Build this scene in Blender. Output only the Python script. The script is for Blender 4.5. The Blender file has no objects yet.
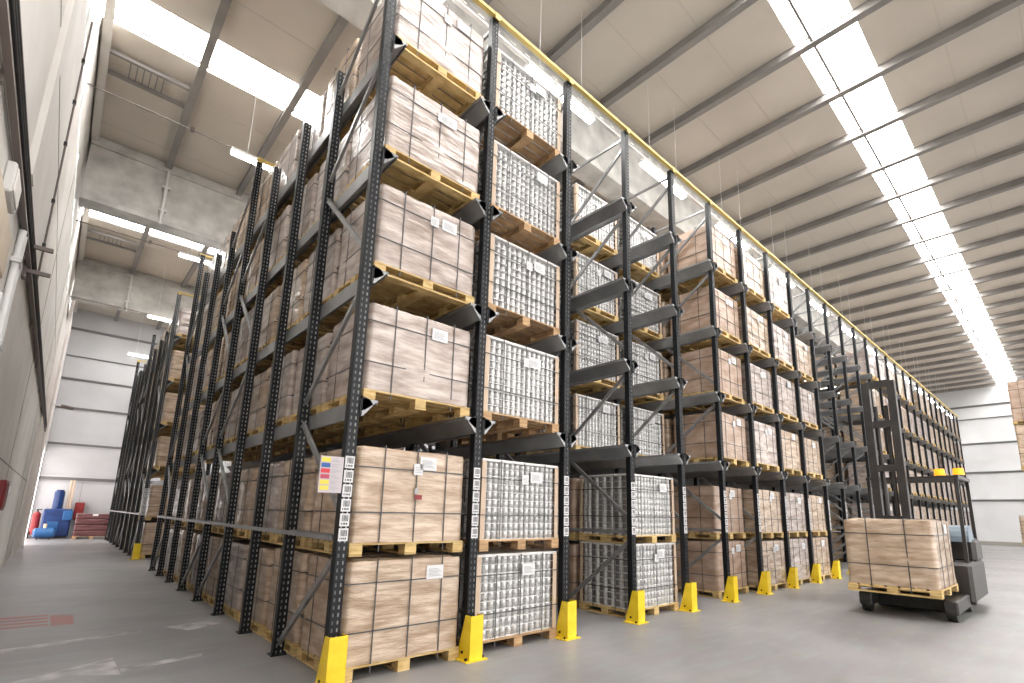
import bpy, math, random
from mathutils import Matrix, Vector, noise
random.seed(7)
C = bpy.context.scene.collection
PI = math.pi

# ------------------------------------------------------------------ materials
def mat(name, color, rough=0.6, metal=0.0, coat=0.0, coat_rough=0.2, emit=None, strength=0.0):
    m = bpy.data.materials.new(name); m.use_nodes = True
    b = m.node_tree.nodes['Principled BSDF']
    b.inputs['Base Color'].default_value = (*color, 1)
    b.inputs['Roughness'].default_value = rough
    b.inputs['Metallic'].default_value = metal
    if name.startswith('rack_black'): b.inputs['Specular IOR Level'].default_value = .3
    b.inputs['Coat Weight'].default_value = coat
    b.inputs['Coat Roughness'].default_value = coat_rough
    if emit:
        b.inputs['Emission Color'].default_value = (*emit, 1)
        b.inputs['Emission Strength'].default_value = strength
    return m

def nodes(m):
    nt = m.node_tree
    return nt, nt.nodes, nt.links, nt.nodes['Principled BSDF']

def noisy(m, c1, c2, scale=(1, 1, 1), nscale=4.0, detail=4.0, bump=0.0, bscale=None, lo=0.35, hi=0.65, coord='Object', per_object=0.0):
    nt, N, L, b = nodes(m)
    tc = N.new('ShaderNodeTexCoord'); mp = N.new('ShaderNodeMapping'); mp.inputs['Scale'].default_value = scale
    src = tc.outputs[coord]
    if per_object:
        oi = N.new('ShaderNodeObjectInfo'); va = N.new('ShaderNodeVectorMath'); va.operation = 'ADD'
        mu = N.new('ShaderNodeMath'); mu.operation = 'MULTIPLY'; mu.inputs[1].default_value = 37.0
        L.new(oi.outputs['Random'], mu.inputs[0]); L.new(src, va.inputs[0]); L.new(mu.outputs[0], va.inputs[1]); src = va.outputs[0]
    L.new(src, mp.inputs['Vector'])
    n = N.new('ShaderNodeTexNoise'); n.inputs['Scale'].default_value = nscale; n.inputs['Detail'].default_value = detail
    L.new(mp.outputs[0], n.inputs['Vector'])
    r = N.new('ShaderNodeValToRGB'); r.color_ramp.elements[0].position = lo; r.color_ramp.elements[1].position = hi
    r.color_ramp.elements[0].color = (*c1, 1); r.color_ramp.elements[1].color = (*c2, 1)
    L.new(n.outputs['Fac'], r.inputs[0])
    out = r.outputs[0]
    if per_object:
        hs = N.new('ShaderNodeHueSaturation')
        mr = N.new('ShaderNodeMapRange'); mr.inputs['To Min'].default_value = 1 - per_object; mr.inputs['To Max'].default_value = 1 + per_object
        L.new(oi.outputs['Random'], mr.inputs['Value']); L.new(mr.outputs[0], hs.inputs['Value']); L.new(out, hs.inputs['Color']); out = hs.outputs[0]
    L.new(out, b.inputs['Base Color'])
    if bump:
        mp2 = N.new('ShaderNodeMapping'); mp2.inputs['Scale'].default_value = bscale or scale
        L.new(src, mp2.inputs['Vector'])
        n2 = N.new('ShaderNodeTexNoise'); n2.inputs['Scale'].default_value = nscale; n2.inputs['Detail'].default_value = 5
        L.new(mp2.outputs[0], n2.inputs['Vector'])
        bp = N.new('ShaderNodeBump'); bp.inputs['Strength'].default_value = bump; bp.inputs['Distance'].default_value = 0.02
        L.new(n2.outputs['Fac'], bp.inputs['Height']); L.new(bp.outputs[0], b.inputs['Normal'])
        if m.name.startswith('film'):
            L.new(bp.outputs[0], b.inputs['Coat Normal'])
    return m

M = {}
M['rack'] = noisy(mat('rack_black_paint', (.007, .008, .010), .45, 0), (.005, .006, .008), (.009, .011, .014), nscale=9)
M['hole_light'] = mat('hole_light_pale', (.6, .59, .57), .5, .2)  # pale colour standing in for light seen through the post holes
M['rail'] = noisy(mat('rail_dark_grey_steel', (.27, .275, .28), .38, .45), (.235, .24, .245), (.31, .315, .32), nscale=3)
M['brace'] = noisy(mat('brace_grey_steel', (.25, .25, .25), .4, .4), (.21, .21, .215), (.30, .30, .30), nscale=6)
M['yellow'] = noisy(mat('yellow_paint', (.85, .60, .02), .42), (.80, .56, .015), (.90, .66, .03), nscale=8)
M['yellow_rail'] = mat('yellow_rail_paint', (.58, .43, .13), .5)
M['film_carton'] = noisy(mat('film_carton', (.52, .38, .27), .5, 0, .8, .17), (.35, .24, .155), (.56, .44, .335), scale=(1.6, 1.6, 7), nscale=2.2, detail=7, bump=.5, bscale=(2.6, 2.6, 12), lo=.36, hi=.68, per_object=.10)
M['film_carton_pale'] = noisy(mat('film_carton_pale', (.6, .5, .42), .5, 0, .85, .16), (.26, .195, .16), (.53, .45, .41), scale=(1.3, 1.3, 5), nscale=2.4, detail=8, bump=.55, bscale=(2.6, 2.6, 12), lo=.32, hi=.66, per_object=.08)
M['kraft'] = noisy(mat('film_plain_cardboard', (.46, .30, .19), .55, 0, .5, .22), (.335, .22, .15), (.47, .35, .275), scale=(1.4, 1.4, 4), nscale=2.2, detail=6, bump=.5, bscale=(2, 2, 12), per_object=.08)
M['seam'] = mat('cardboard_seam', (.22, .14, .08), .8)
M['strap'] = mat('dark_strap', (.06, .062, .066), .5)
M['wood'] = noisy(mat('pallet_pine', (.58, .40, .17), .7), (.46, .30, .11), (.68, .50, .23), scale=(2, 2, 14), nscale=3, bump=.2, per_object=.16)
M['wood_brown'] = noisy(mat('pallet_brown', (.42, .26, .13), .75), (.34, .20, .10), (.52, .34, .18), scale=(2, 2, 14), nscale=3, bump=.2, per_object=.15)
M['can'] = noisy(mat('silver_can', (.74, .74, .74), .28, .55), (.46, .46, .46), (.74, .74, .74), scale=(9, 9, 26), nscale=2.0, per_object=.05)
M['can_gap'] = mat('can_gap_dark', (.26, .255, .25), .8)
M['tray'] = mat('white_tray_film', (.66, .65, .64), .35, 0, .5)
M['board'] = mat('edge_board_card', (.56, .43, .32), .6)
M['paper'] = mat('white_paper', (.66, .66, .67), .6)
M['ink'] = mat('black_ink', (.03, .03, .03), .6)
M['greyink'] = mat('grey_ink', (.35, .36, .38), .6)
M['red'] = noisy(mat('red_paint', (.30, .02, .02), .45), (.20, .012, .015), (.26, .018, .02), nscale=6)
M['blue'] = noisy(mat('blue_machine_paint', (.006, .06, .25), .4), (.002, .020, .10), (.004, .034, .15), nscale=5)
M['bluelight'] = mat('light_blue_paint', (.015, .09, .25), .4)
M['maroon'] = noisy(mat('film_maroon', (.20, .05, .06), .4, 0, .5), (.075, .018, .022), (.16, .06, .06), scale=(1, 1, 8), nscale=3, bump=.4)
M['black'] = noisy(mat('black_rubber', (.02, .02, .02), .6), (.015, .015, .015), (.03, .03, .03), nscale=7)
M['truck'] = noisy(mat('truck_dark', (.05, .045, .045), .4), (.022, .02, .02), (.036, .032, .03), nscale=4)
M['slate'] = mat('slate_blue', (.16, .21, .26), .45)
M['orange'] = mat('orange_lamp', (.85, .36, .01), .35, emit=(1, .42, .02), strength=.55)
M['lamp'] = mat('lamp_diffuser', (.9, .9, .9), .4, emit=(1, .985, .95), strength=24)
M['white'] = mat('white_enamel', (.75, .75, .74), .4)
M['wire'] = mat('pale_wire', (.62, .61, .59), .5)
M['cable'] = mat('brown_grey_cable', (.17, .14, .125), .55)
M['tan'] = noisy(mat('tan_sheet', (.55, .46, .34), .55), (.50, .41, .30), (.60, .51, .39), nscale=2)

# concrete floor
fl = mat('concrete_floor', (.33, .32, .32), .38)
def floor_nodes():
    nt, N, L, b = nodes(fl)
    tc = N.new('ShaderNodeTexCoord')
    n = N.new('ShaderNodeTexNoise'); n.inputs['Scale'].default_value = .55; n.inputs['Detail'].default_value = 8
    L.new(tc.outputs['Object'], n.inputs['Vector'])
    r = N.new('ShaderNodeValToRGB'); r.color_ramp.elements[0].position = .3; r.color_ramp.elements[1].position = .7
    r.color_ramp.elements[0].color = (.185, .172, .172, 1); r.color_ramp.elements[1].color = (.285, .268, .268, 1)
    L.new(n.outputs['Fac'], r.inputs[0])
    n2 = N.new('ShaderNodeTexNoise'); n2.inputs['Scale'].default_value = 5; n2.inputs['Detail'].default_value = 8
    mp = N.new('ShaderNodeMapping'); mp.inputs['Scale'].default_value = (.35, 1.5, 1); mp.inputs['Rotation'].default_value = (0, 0, .25)
    L.new(tc.outputs['Object'], mp.inputs[0]); L.new(mp.outputs[0], n2.inputs['Vector'])
    mx = N.new('ShaderNodeMix'); mx.data_type = 'RGBA'; mx.blend_type = 'OVERLAY'; mx.inputs['Factor'].default_value = .35
    L.new(r.outputs[0], mx.inputs[6]); L.new(n2.outputs['Color'], mx.inputs[7])
    hs = N.new('ShaderNodeHueSaturation'); hs.inputs['Saturation'].default_value = .35
    L.new(mx.outputs[2], hs.inputs['Color']); L.new(hs.outputs[0], b.inputs['Base Color'])
    rr = N.new('ShaderNodeMapRange'); rr.inputs['To Min'].default_value = .28; rr.inputs['To Max'].default_value = .55
    L.new(n2.outputs['Fac'], rr.inputs['Value']); L.new(rr.outputs[0], b.inputs['Roughness'])
floor_nodes()
M['floor'] = fl
M['paint_white'] = noisy(mat('worn_white_paint', (.5, .5, .5), .6), (.26, .25, .25), (.50, .49, .49), nscale=5, detail=8)
M['paint_red'] = noisy(mat('worn_red_paint', (.42, .18, .15), .6), (.30, .22, .21), (.44, .16, .13), nscale=5, detail=8)
M['wall'] = noisy(mat('precast_wall', (.60, .57, .53), .8), (.62, .59, .55), (.70, .67, .635), nscale=1.2, detail=6, bump=.03)
M['wall_pale'] = mat('pale_wall_paint', (.74, .70, .67), .7)
M['joint'] = mat('wall_joint', (.30, .28, .25), .8)
M['clad'] = noisy(mat('grey_cladding', (.50, .505, .51), .55), (.57, .57, .575), (.62, .62, .625), nscale=.8)
M['clad_grey'] = noisy(mat('dull_grey_cladding', (.5, .5, .51), .6), (.43, .43, .44), (.48, .48, .49), nscale=.8)
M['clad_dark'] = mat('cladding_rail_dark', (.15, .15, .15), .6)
M['ceil'] = noisy(mat('beige_roof_sheet', (.47, .42, .36), .7), (.52, .475, .415), (.57, .52, .455), nscale=.7)
M['joist'] = noisy(mat('grey_joist', (.16, .15, .145), .55), (.20, .19, .18), (.25, .235, .22), nscale=2)
M['concrete'] = noisy(mat('mottled_concrete', (.40, .39, .36), .85), (.36, .355, .335), (.60, .59, .56), nscale=2.4, detail=9, lo=.3, hi=.7)
M['sky'] = mat('skylight_sheet', (.9, .9, .9), .5, emit=(1, .98, .96), strength=13)
M['glow_door'] = mat('daylit_translucent', (.85, .80, .78), .5, emit=(1, .93, .90), strength=2.2)
M['green_glass'] = mat('clerestory_sheet', (.80, .84, .82), .4, emit=(.93, 1, .97), strength=.3)

# ------------------------------------------------------------------ mesh helper
class MB:
    def __init__(s): s.v = []; s.f = []; s.m = []; s.sm = []
    def add(s, vs, fs, mi=0, smooth=False):
        o = len(s.v); s.v += [tuple(v) for v in vs]
        for f in fs: s.f.append(tuple(i + o for i in f)); s.m.append(mi); s.sm.append(smooth)
        return s
    def box(s, x0, x1, y0, y1, z0, z1, mi=0):
        vs = [(x0, y0, z0), (x1, y0, z0), (x1, y1, z0), (x0, y1, z0), (x0, y0, z1), (x1, y0, z1), (x1, y1, z1), (x0, y1, z1)]
        return s.add(vs, [(0, 3, 2, 1), (4, 5, 6, 7), (0, 1, 5, 4), (1, 2, 6, 5), (2, 3, 7, 6), (3, 0, 4, 7)], mi)
    def bbox(s, x0, x1, y0, y1, z0, z1, b=.01, mi=0):       # box with chamfered edges
        n = len(s.v)
        vs = []; idx = {}
        for sx in (0, 1):
            for sy in (0, 1):
                for sz in (0, 1):
                    X, Y, Z = (x0, x1)[sx], (y0, y1)[sy], (z0, z1)[sz]
                    dx, dy, dz = (b, -b)[sx], (b, -b)[sy], (b, -b)[sz]
                    for ax in range(3):
                        p = [X + dx, Y + dy, Z + dz]; p[ax] = (X, Y, Z)[ax]
                        idx[(sx, sy, sz, ax)] = len(vs); vs.append(p)
        F = []
        order = [(0, 0), (1, 0), (1, 1), (0, 1)]
        for ax in range(3):
            for side in (0, 1):
                q = []
                for a, c in order:
                    k = [0, 0, 0]; k[ax] = side; k[(ax + 1) % 3] = a; k[(ax + 2) % 3] = c
                    q.append(idx[(*k, ax)])
                F.append(q if side else q[::-1])
        for ax in range(3):
            u, w = (ax + 1) % 3, (ax + 2) % 3
            for a in (0, 1):
                for c in (0, 1):
                    k0 = [0, 0, 0]; k0[u] = a; k0[w] = c; k1 = k0[:]; k1[ax] = 1
                    F.append([idx[(*k0, u)], idx[(*k1, u)], idx[(*k1, w)], idx[(*k0, w)]])
        for sx in (0, 1):
            for sy in (0, 1):
                for sz in (0, 1):
                    F.append([idx[(sx, sy, sz, a)] for a in range(3)])
        return s.add(vs, F, mi)
    def prism(s, pts, axis, a0, a1, mi=0):                  # extrude a 2-D outline along an axis
        def P(p, a):
            return {'x': (a, p[0], p[1]), 'y': (p[0], a, p[1]), 'z': (p[0], p[1], a)}[axis]
        n = len(pts)
        vs = [P(p, a0) for p in pts] + [P(p, a1) for p in pts]
        fs = [tuple(range(n)), tuple(range(2 * n - 1, n - 1, -1))] + [(i, i + n, (i + 1) % n + n, (i + 1) % n) for i in range(n)]
        return s.add(vs, fs, mi)
    def tube(s, p0, p1, r, n=8, mi=0, r1=None, smooth=True):
        p0, p1 = Vector(p0), Vector(p1); d = (p1 - p0).normalized()
        a = d.orthogonal().normalized(); b = d.cross(a); r1 = r if r1 is None else r1
        ring = [(math.cos(2 * PI * i / n), math.sin(2 * PI * i / n)) for i in range(n)]
        vs = [p0 + (a * c + b * q) * r for c, q in ring] + [p1 + (a * c + b * q) * r1 for c, q in ring]
        s.add(vs, [(i, (i + 1) % n, (i + 1) % n + n, i + n) for i in range(n)], mi, smooth)
        return s.add(vs, [tuple(range(n - 1, -1, -1)), tuple(range(n, 2 * n))], mi)
    def bar(s, p0, p1, w, h, mi=0, up=(1, 0, 0)):           # rectangular bar between two points
        p0, p1 = Vector(p0), Vector(p1); d = (p1 - p0).normalized()
        a = d.cross(Vector(up)).normalized(); b = a.cross(d)
        c = [a * w / 2 + b * h / 2, -a * w / 2 + b * h / 2, -a * w / 2 - b * h / 2, a * w / 2 - b * h / 2]
        vs = [p0 + q for q in c] + [p1 + q for q in c]
        return s.add(vs, [(3, 2, 1, 0), (4, 5, 6, 7)] + [(i, (i + 1) % 4, (i + 1) % 4 + 4, i + 4) for i in range(4)], mi)
    def mesh(s, name, mats):
        me = bpy.data.meshes.new(name); me.from_pydata(s.v, [], s.f)
        for m in (mats if isinstance(mats, (list, tuple)) else [mats]): me.materials.append(m)
        me.polygons.foreach_set('material_index', s.m); me.polygons.foreach_set('use_smooth', s.sm)
        import bmesh
        bm = bmesh.new(); bm.from_mesh(me); bmesh.ops.recalc_face_normals(bm, faces=bm.faces); bm.to_mesh(me); bm.free()
        me.update(); return me
    def build(s, name, mats, parent=None, loc=None):
        return link(name, s.mesh(name, mats), parent, loc)

def link(name, me, parent=None, loc=None, rot=None, scale=None):
    o = bpy.data.objects.new(name, me); C.objects.link(o)
    if loc is not None: o.location = loc
    if rot is not None: o.rotation_euler = rot
    if scale is not None: o.scale = scale
    if parent is not None: o.parent = parent
    return o
def thing(name, label, cat, loc=(0, 0, 0), group=None, rz=0):
    o = bpy.data.objects.new(name, None); C.objects.link(o); o.empty_display_size = .2
    o.location = loc; o.rotation_euler = (0, 0, rz)
    return tag(o, label, cat, group)
def tag(o, label, cat, group=None):
    o['label'] = label; o['category'] = cat
    if group: o['group'] = group
    return o
def struct(name, mb, mats, label=None):
    o = mb.build(name, mats); o['kind'] = 'structure'
    if label: o['label'] = label
    return o

ORD = ('first second third fourth fifth sixth seventh eighth ninth tenth eleventh twelfth thirteenth fourteenth fifteenth sixteenth seventeenth eighteenth '
       'nineteenth twentieth twenty-first twenty-second twenty-third twenty-fourth twenty-fifth twenty-sixth twenty-seventh twenty-eighth twenty-ninth').split()

# ------------------------------------------------------------------ dimensions
W = 1.4                    # lane pitch along the aisle (X)
NL = 27                    # lanes
H = 7.73                   # rack height
LV = [2.44, 3.73, 5.03, 6.41]
D = [0, 1.29, 2.49, 3.82, 5.19, 6.52, 7.80, 9.02, 10.11]
XW = -2.47                 # inner face of the long wall
YB = 26.25                 # end wall behind
XR = 42.0                  # far end wall
ZC = 10.3                  # roof sheets
ZJ = 10.11                  # underside of the joists
Y2 = 13.4                  # front of the second rack block

# ------------------------------------------------------------------ setting
b = MB().box(XW - .3, XR + .3, -15, YB + .3, -.3, 0)
for k in range(-1, 9): b.add([(1.15 + k * 5, -15, .0012), (1.16 + k * 5, -15, .0012), (1.16 + k * 5, YB, .0012), (1.15 + k * 5, YB, .0012)], [(0, 1, 2, 3)], 1)
for y in (-5.2, 5.0, 11.7): b.add([(XW, y, .0012), (XR, y, .0012), (XR, y + .01, .0012), (XW, y + .01, .0012)], [(0, 1, 2, 3)], 1)
struct('floor', b, [M['floor'], M['joint']])
b = MB()
def decal(pts, mi=0): b.add([(x, y, .002) for x, y in pts] , [tuple(range(len(pts)))], mi)
decal([(-1.91, 1.78), (-1.59, 1.94), (-1.22, 2.16), (-1.21, 1.48), (-1.47, 1.66), (-1.77, 1.67)])
decal([(-1.2, 1.72), (-.54, 1.83), (-.58, 1.70), (-1.2, 1.57)])
decal([(-2.02, 3.16), (-1.5, 3.26), (-.89, 3.38), (-.89, 3.24), (-1.51, 3.10), (-2.01, 2.97)])
decal([(-.65, 3.39), (.0, 3.47), (.0, 3.27), (-.47, 3.02)])
for k in range(4):
    y = 5.15 - k * .24
    decal([(-2.4, y + .05), (-1.68, y - .02), (-1.68, y - .14), (-2.4, y - .09)], 1)
decal([(-1.66, 5.05), (-1.44, 4.95), (-1.45, 4.25), (-1.66, 4.22)], 1)
o = b.build('floor_markings', [M['paint_white'], M['paint_red']]); o['kind'] = 'structure'

b = MB()
b.box(XW - .25, XW, -15, YB + .3, 0, 7.6)                       # precast panels
b.box(XW - .25, XW - .06, -15, YB + .3, 8.05, ZC + .3)
for z in (2.03, 2.6 + 1.4, 5.85): b.box(XW, XW + .004, -15, 20.6, z - .012, z + .012, 1)
for y in (7.6, 12.9, 18.2): b.box(XW, XW + .004, y - .012, y + .012, 0, 7.6, 1)
struct('wall_left', b, [M['wall'], M['joint']])
b = MB(); b.box(XW - .2, XW - .03, -15, YB, 7.6, 8.05)
for y in range(-14, 27, 2): b.box(XW - .04, XW - .01, y - .03, y + .03, 7.6, 8.05, 1)
struct('window_1', b, [M['green_glass'], M['white']], 'pale translucent clerestory strip above the precast wall panels')
# pilaster and joint strips on the long wall
b = MB(); b.box(XW, XW + .05, 1.62, 1.86, 4.3, 7.6); struct('trim_1', b, M['wall'], 'shallow precast rib on the long wall')
b = MB(); b.box(XW, XW + .03, 15.6, 20.6, 0, 7.6); b.box(XW, XW + .10, 20.6, 21.0, 0, 9.2); b.box(XW, XW + .06, 21.0, 26.2, 3.6, 9.2)
struct('trim_2', b, M['wall_pale'], 'pale painted column and wall return at the far corner')
b = MB(); b.box(XW - .02, XW + .02, 21.0, 26.0, 0, 3.6)
for z in (.9, 1.8, 2.7): b.box(XW + .02, XW + .035, 21.0, 26.0, z - .02, z + .02, 1)
struct('door_1', b, [M['glow_door'], M['white']], 'daylit pale dock door at the far end of the long wall')

def cladwall(name, horiz_x, seams, wallbox, mi_extra=None):
    b = MB(); b.box(*wallbox)
    return b
b = MB(); b.box(XW - .3, XR + .3, YB, YB + .3, 0, ZC + .3)
for z, h in ((2.56, .10), (4.08, .07), (5.71, .07), (7.03, .06), (8.08, .03), (9.38, .08)):
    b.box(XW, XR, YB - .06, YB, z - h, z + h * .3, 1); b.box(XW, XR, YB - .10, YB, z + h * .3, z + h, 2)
for x in (-1.0, .4): b.box(x - .01, x + .01, YB - .004, YB, .5, 2.4, 3)
b.box(-1.0, .4, YB - .004, YB, .5, .53, 3)
struct('wall_back', b, [M['clad_grey'], M['clad_dark'], M['clad_grey'], M['joint']])
b = MB(); b.box(XR, XR + .3, -15, YB + .3, 0, ZC + .3)
for z, h in ((2.85, .10), (4.64, .09), (6.53, .09), (8.17, .05), (9.05, .10)):
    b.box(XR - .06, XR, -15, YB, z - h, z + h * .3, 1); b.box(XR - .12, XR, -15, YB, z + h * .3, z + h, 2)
struct('wall_right', b, [M['clad'], M['clad_dark'], M['clad']])
b = MB()
b.box(XR - .02, XR, -15, YB, 0, .25); struct('baseboard_right', b, M['joint'])

# roof sheets with the four skylight strips and an added unseen one cut out
SK = [(-11.9, -10.9), (-2.76, -1.80), (5.88, 6.86), (14.85, 15.75), (21.9, 22.9)]  # last strip is added out of view to brighten the end wall
b = MB()
ys = [-15] + [y for s in SK for y in s] + [YB + .3]
for i in range(0, len(ys), 2):
    b.box(XW - .3, XR + .3, ys[i], ys[i + 1], ZC, ZC + .15)
    n = int((ys[i + 1] - ys[i]) / 1.15)
    for k in range(1, n + 1):
        y = ys[i] + (ys[i + 1] - ys[i]) * k / (n + 1)
        b.box(XW, XR, y - .012, y + .012, ZC - .004, ZC, 1)
struct('ceiling', b, [M['ceil'], mat('roof_sheet_lap', (.50, .455, .40), .7)])
for i, (a, c) in enumerate(SK):
    b = MB(); b.box(XW - .1, XR, a, c, ZC + .02, ZC + .05)
    m_ = a + (c - a) * (.70 if i < 2 else .72)
    b.box(XW, XR, m_ - .022, m_ + .022, ZC - .13, ZC - .07, 1)
    struct('window_%d' % (i + 2), b, [M['sky'], M['joist']], 'long bright rooflight strip running the length of the hall, the last one added and unseen')  # the final strip is the added light source hidden by the girder
# deep concrete girders
for y0, zb in ((-8.1, 8.55), (1.66, 8.55), (10.9, 8.55), (19.4, 8.75)):
    b = MB(); b.box(XW, XR, y0, y0 + .42, zb + .12, ZC - .02); b.box(XW, XR, y0 - .05, y0 + .47, zb, zb + .12)
    b.box(XW, XR, y0 - .06, y0, ZJ - .10, ZJ)
    struct('concrete_beam', b, M['concrete'])
# joists
for n in range(-1, 28):
    x = -.95 + 1.63 * n if n >= 0 else -2.42
    if x > XR - .2: break
    b = MB()
    for ya, yb_ in ((-15, -8.1), (-7.68, 1.66), (2.08, 10.9), (11.32, 19.4), (19.82, YB)):
        b.prism([(x - .07, ZJ), (x + .07, ZJ), (x + .07, ZJ + .02), (x + .025, ZJ + .04), (x + .025, ZC - .02), (x + .05, ZC), (x - .05, ZC), (x - .025, ZC - .02), (x - .025, ZJ + .04), (x - .07, ZJ + .02)], 'y', ya, yb_)
    struct('ceiling_beam', b, M['wall'] if n == -1 else M['joist'])
# drain pipes down the girder faces
for k, (y, z0, z1) in enumerate(((10.9, 8.5, 10.0), (19.4, 8.6, 10.0))):
    b = MB(); b.tube((-.92, y - .11, z0), (-.92, y - .11, z1), .035, 10)
    b.box(-1.0, -.84, y - .14, y - .065, z0 + .35, z0 + .41); b.box(-1.0, -.84, y - .14, y - .001, z1 - .5, z1 - .44)
    tag(b.build('drain_pipe', M['wire']), ('white drain pipe on the first concrete girder past the corner rack' if k == 0 else 'white drain pipe on the deeper concrete girder near the end wall'), 'pipe')
# roof vents between the first two joists
for y, t in ((7.85, 'roof above the near aisle'), (16.9, 'roof above the deeper aisle')):
    v = thing('roof_vent', 'small louvred roof vent between two dark bars, in the ' + t, 'vent', (-1.75, y, ZJ + .05), 'roof vents over the side aisle')
    for dy in (-.32, .32): MB().box(-.62, .72, dy - .035, dy + .035, 0, .07).build('cross_bar', M['joist'], v)
    b = MB(); b.box(-.3, .3, -.27, .27, .08, .12)
    for k in range(6): b.box(-.28 + k * .11, -.26 + k * .11, -.27, .27, .04, .08, 1)
    b.build('louvre', [M['ceil'], M['joist']], v)

# ------------------------------------------------------------------ fittings on the long wall
t = thing('cable_tray', 'dark ladder cable tray running high along the precast wall', 'cable tray', (XW, -1.5, 3.95))
b = MB(); b.box(.02, .06, 0, 23.4, 0, .03); b.box(.02, .06, 0, 23.4, .22, .25); b.build('side_rail', M['cable'], t)
b = MB()
for k in range(78): b.box(.03, .05, k * .3, k * .3 + .03, .03, .22)
b.build('rung_lattice', M['cable'], t)
b = MB()
for dz in (.07, .12, .17): b.tube((.06, 0, dz), (.06, 21.5, dz), .014, 8)
b.build('cable', M['black'], t)
BKT = MB().box(0, .02, 0, .05, -.05, .30).mesh('bracket', M['cable'])
for y in (1.2, 4, 7, 10, 13, 16, 19, 22): link('bracket', BKT, t, (0, y, 0))
for y, z in ((4.3, .13), (4.65, -.03)):
    b = MB(); b.box(0, .22, -.02, .02, -.02, .02); b.box(0, .03, -.07, .07, -.09, .09); b.build('arm', M['cable'], t, (0, y, z))
t = thing('junction_box', 'pale grey junction box at the cable tray, above the roller door', 'junction box', (XW, .62, 3.64))
MB().bbox(0, .06, 0, .42, 0, .24, .012).build('housing', M['wire'], t)
MB().bbox(.06, .07, .03, .39, .03, .21, .004).build('lid', M['wall_pale'], t)
t = thing('roller_door', 'beige roller door housing with pale guide rail on the precast wall', 'door', (XW, -2.2, 0))
MB().bbox(0, .05, 0, 3.55, 3.20, 3.56, .015).build('housing', M['tan'], t)
b = MB()
for k in range(31): b.box(.01, .03, .1, 3.7, .02 + k * .1, .105 + k * .1)
b.build('curtain', M['wall_pale'], t)
MB().box(0, .05, 3.72, 3.84, 0, 3.15).build('guide_rail', M['white'], t)
t = thing('wall_conduit', 'white vertical conduit clipped to the precast wall below the cable tray', 'conduit', (XW, 2.05, 0))
b = MB(); b.tube((.035, 0, .2), (.035, 0, 3.93), .028, 10); b.tube((.035, .14, .2), (.035, .14, 3.93), .028, 10); b.build('tube', M['white'], t)
b = MB()
for z in (.8, 1.8, 2.8, 3.6): b.box(0, .07, -.06, .2, z, z + .04)
b.build('clip', M['wire'], t)
t = thing('wall_wire', 'thin black wire with clips dropping down the precast wall', 'wire', (XW, 4.4, 0))
b = MB(); b.tube((.02, -.25, 8.0), (.02, .1, 5.6), .012, 6); b.tube((.02, .1, 5.6), (.02, .4, 4.1), .012, 6); b.build('wire', M['cable'], t)
b = MB()
for z, y in ((7.4, -.16), (6.8, -.07), (6.2, .01), (5.4, .14), (4.8, .26)): b.box(0, .035, y - .03, y + .03, z, z + .04)
b.build('clip', M['black'], t)
t = thing('hose_cabinet', 'red fire hose cabinet on the precast wall at the picture edge', 'fire cabinet', (XW, 6.45, 1.32))
MB().bbox(0, .07, 0, .72, 0, .45, .012).build('cabinet', M['red'], t)
MB().box(.07, .08, .05, .67, .05, .40).build('front_panel', M['red'], t); MB().box(.08, .10, .60, .63, .25, .37).build('handle', M['white'], t)
t = thing('wall_camera', 'small dark security camera on an arm high at the far corner', 'camera', (XW + .03, 20.75, 4.95))
MB().box(.0, .35, -.02, .02, 0, .04).build('arm', M['wire'], t); b = MB(); b.tube((.3, -.02, .0), (.62, -.12, -.06), .07, 10); b.build('body', M['cable'], t)

# ------------------------------------------------------------------ fluorescent lamps in rows across the hall
def lamp_mesh():
    b = MB(); b.prism([(-.07, 0), (.07, 0), (.05, .07), (-.05, .07)], 'x', -.78, .78); h = b.mesh('lamp_housing', M['white'])
    b = MB(); b.prism([(-.068, .002), (-.05, -.045), (.05, -.045), (.068, .002)], 'x', -.76, .76); d = b.mesh('diffuser', M['lamp'])
    b = MB()
    for x in (-.5, .5): b.tube((x, 0, .07), (x, 0, ZC - 8.2), .006, 5)
    w = b.mesh('suspension_wire', M['wire']); return h, d, w
LMH, LMD, LMW = lamp_mesh()
def lamp(x, y, label, z=8.2, rz=0, grp='fluorescent lamps'):
    t = thing('batten_lamp', label, 'lamp', (x, y, z), grp, rz)
    link('lamp_housing', LMH, t); link('diffuser', LMD, t); link('suspension_wire', LMW, t)
for n in range(0, 14):
    lamp(.2 + 3.05 * n, .6, 'lit white batten lamp above the rack front, %s in its row from the near corner' % ORD[n], grp='lamps in the row above the rack front')
for r, (y, nm) in enumerate(((5.98, 'near side aisle beyond the corner rack'), (11.6, 'gap between the two rack blocks'), (17.95, 'deeper part of the side aisle'), (24.4, 'end wall'))):
    lamp(.42, y, 'lit white batten lamp hanging over the ' + nm, grp='lamps over the side aisle')
def trunk(y, x0, x1, label):
    b = MB(); b.box(x0, x1, y - .03, y + .03, 8.31, 8.35)
    if y < 1:
        for k in range(int((x1 - x0) / .3)): b.box(x0 + k * .3, x0 + k * .3 + .1, y - .05, y + .05, 8.35, 8.37)
    tag(b.build('lamp_trunking', M['wire'] if y < 1 else M['cable']), label, 'trunking')
trunk(.6, -.9, 41, 'pale perforated trunking carrying the lamp row above the rack front')
for y, s in ((5.98, 'thin dark cable line feeding the lamp beyond the corner rack'), (11.6, 'thin dark cable line feeding the lamp between the rack blocks'), (17.95, 'thin dark cable line feeding the lamp in the deeper side aisle')):
    b = MB(); b.tube((XW, y, 8.27), (1.3, y, 8.27), .012, 6); b.box(-1.03, -.97, y - .03, y + .03, 8.24, 8.32)
    tag(b.build('lamp_cable', M['cable']), s, 'cable')

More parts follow.
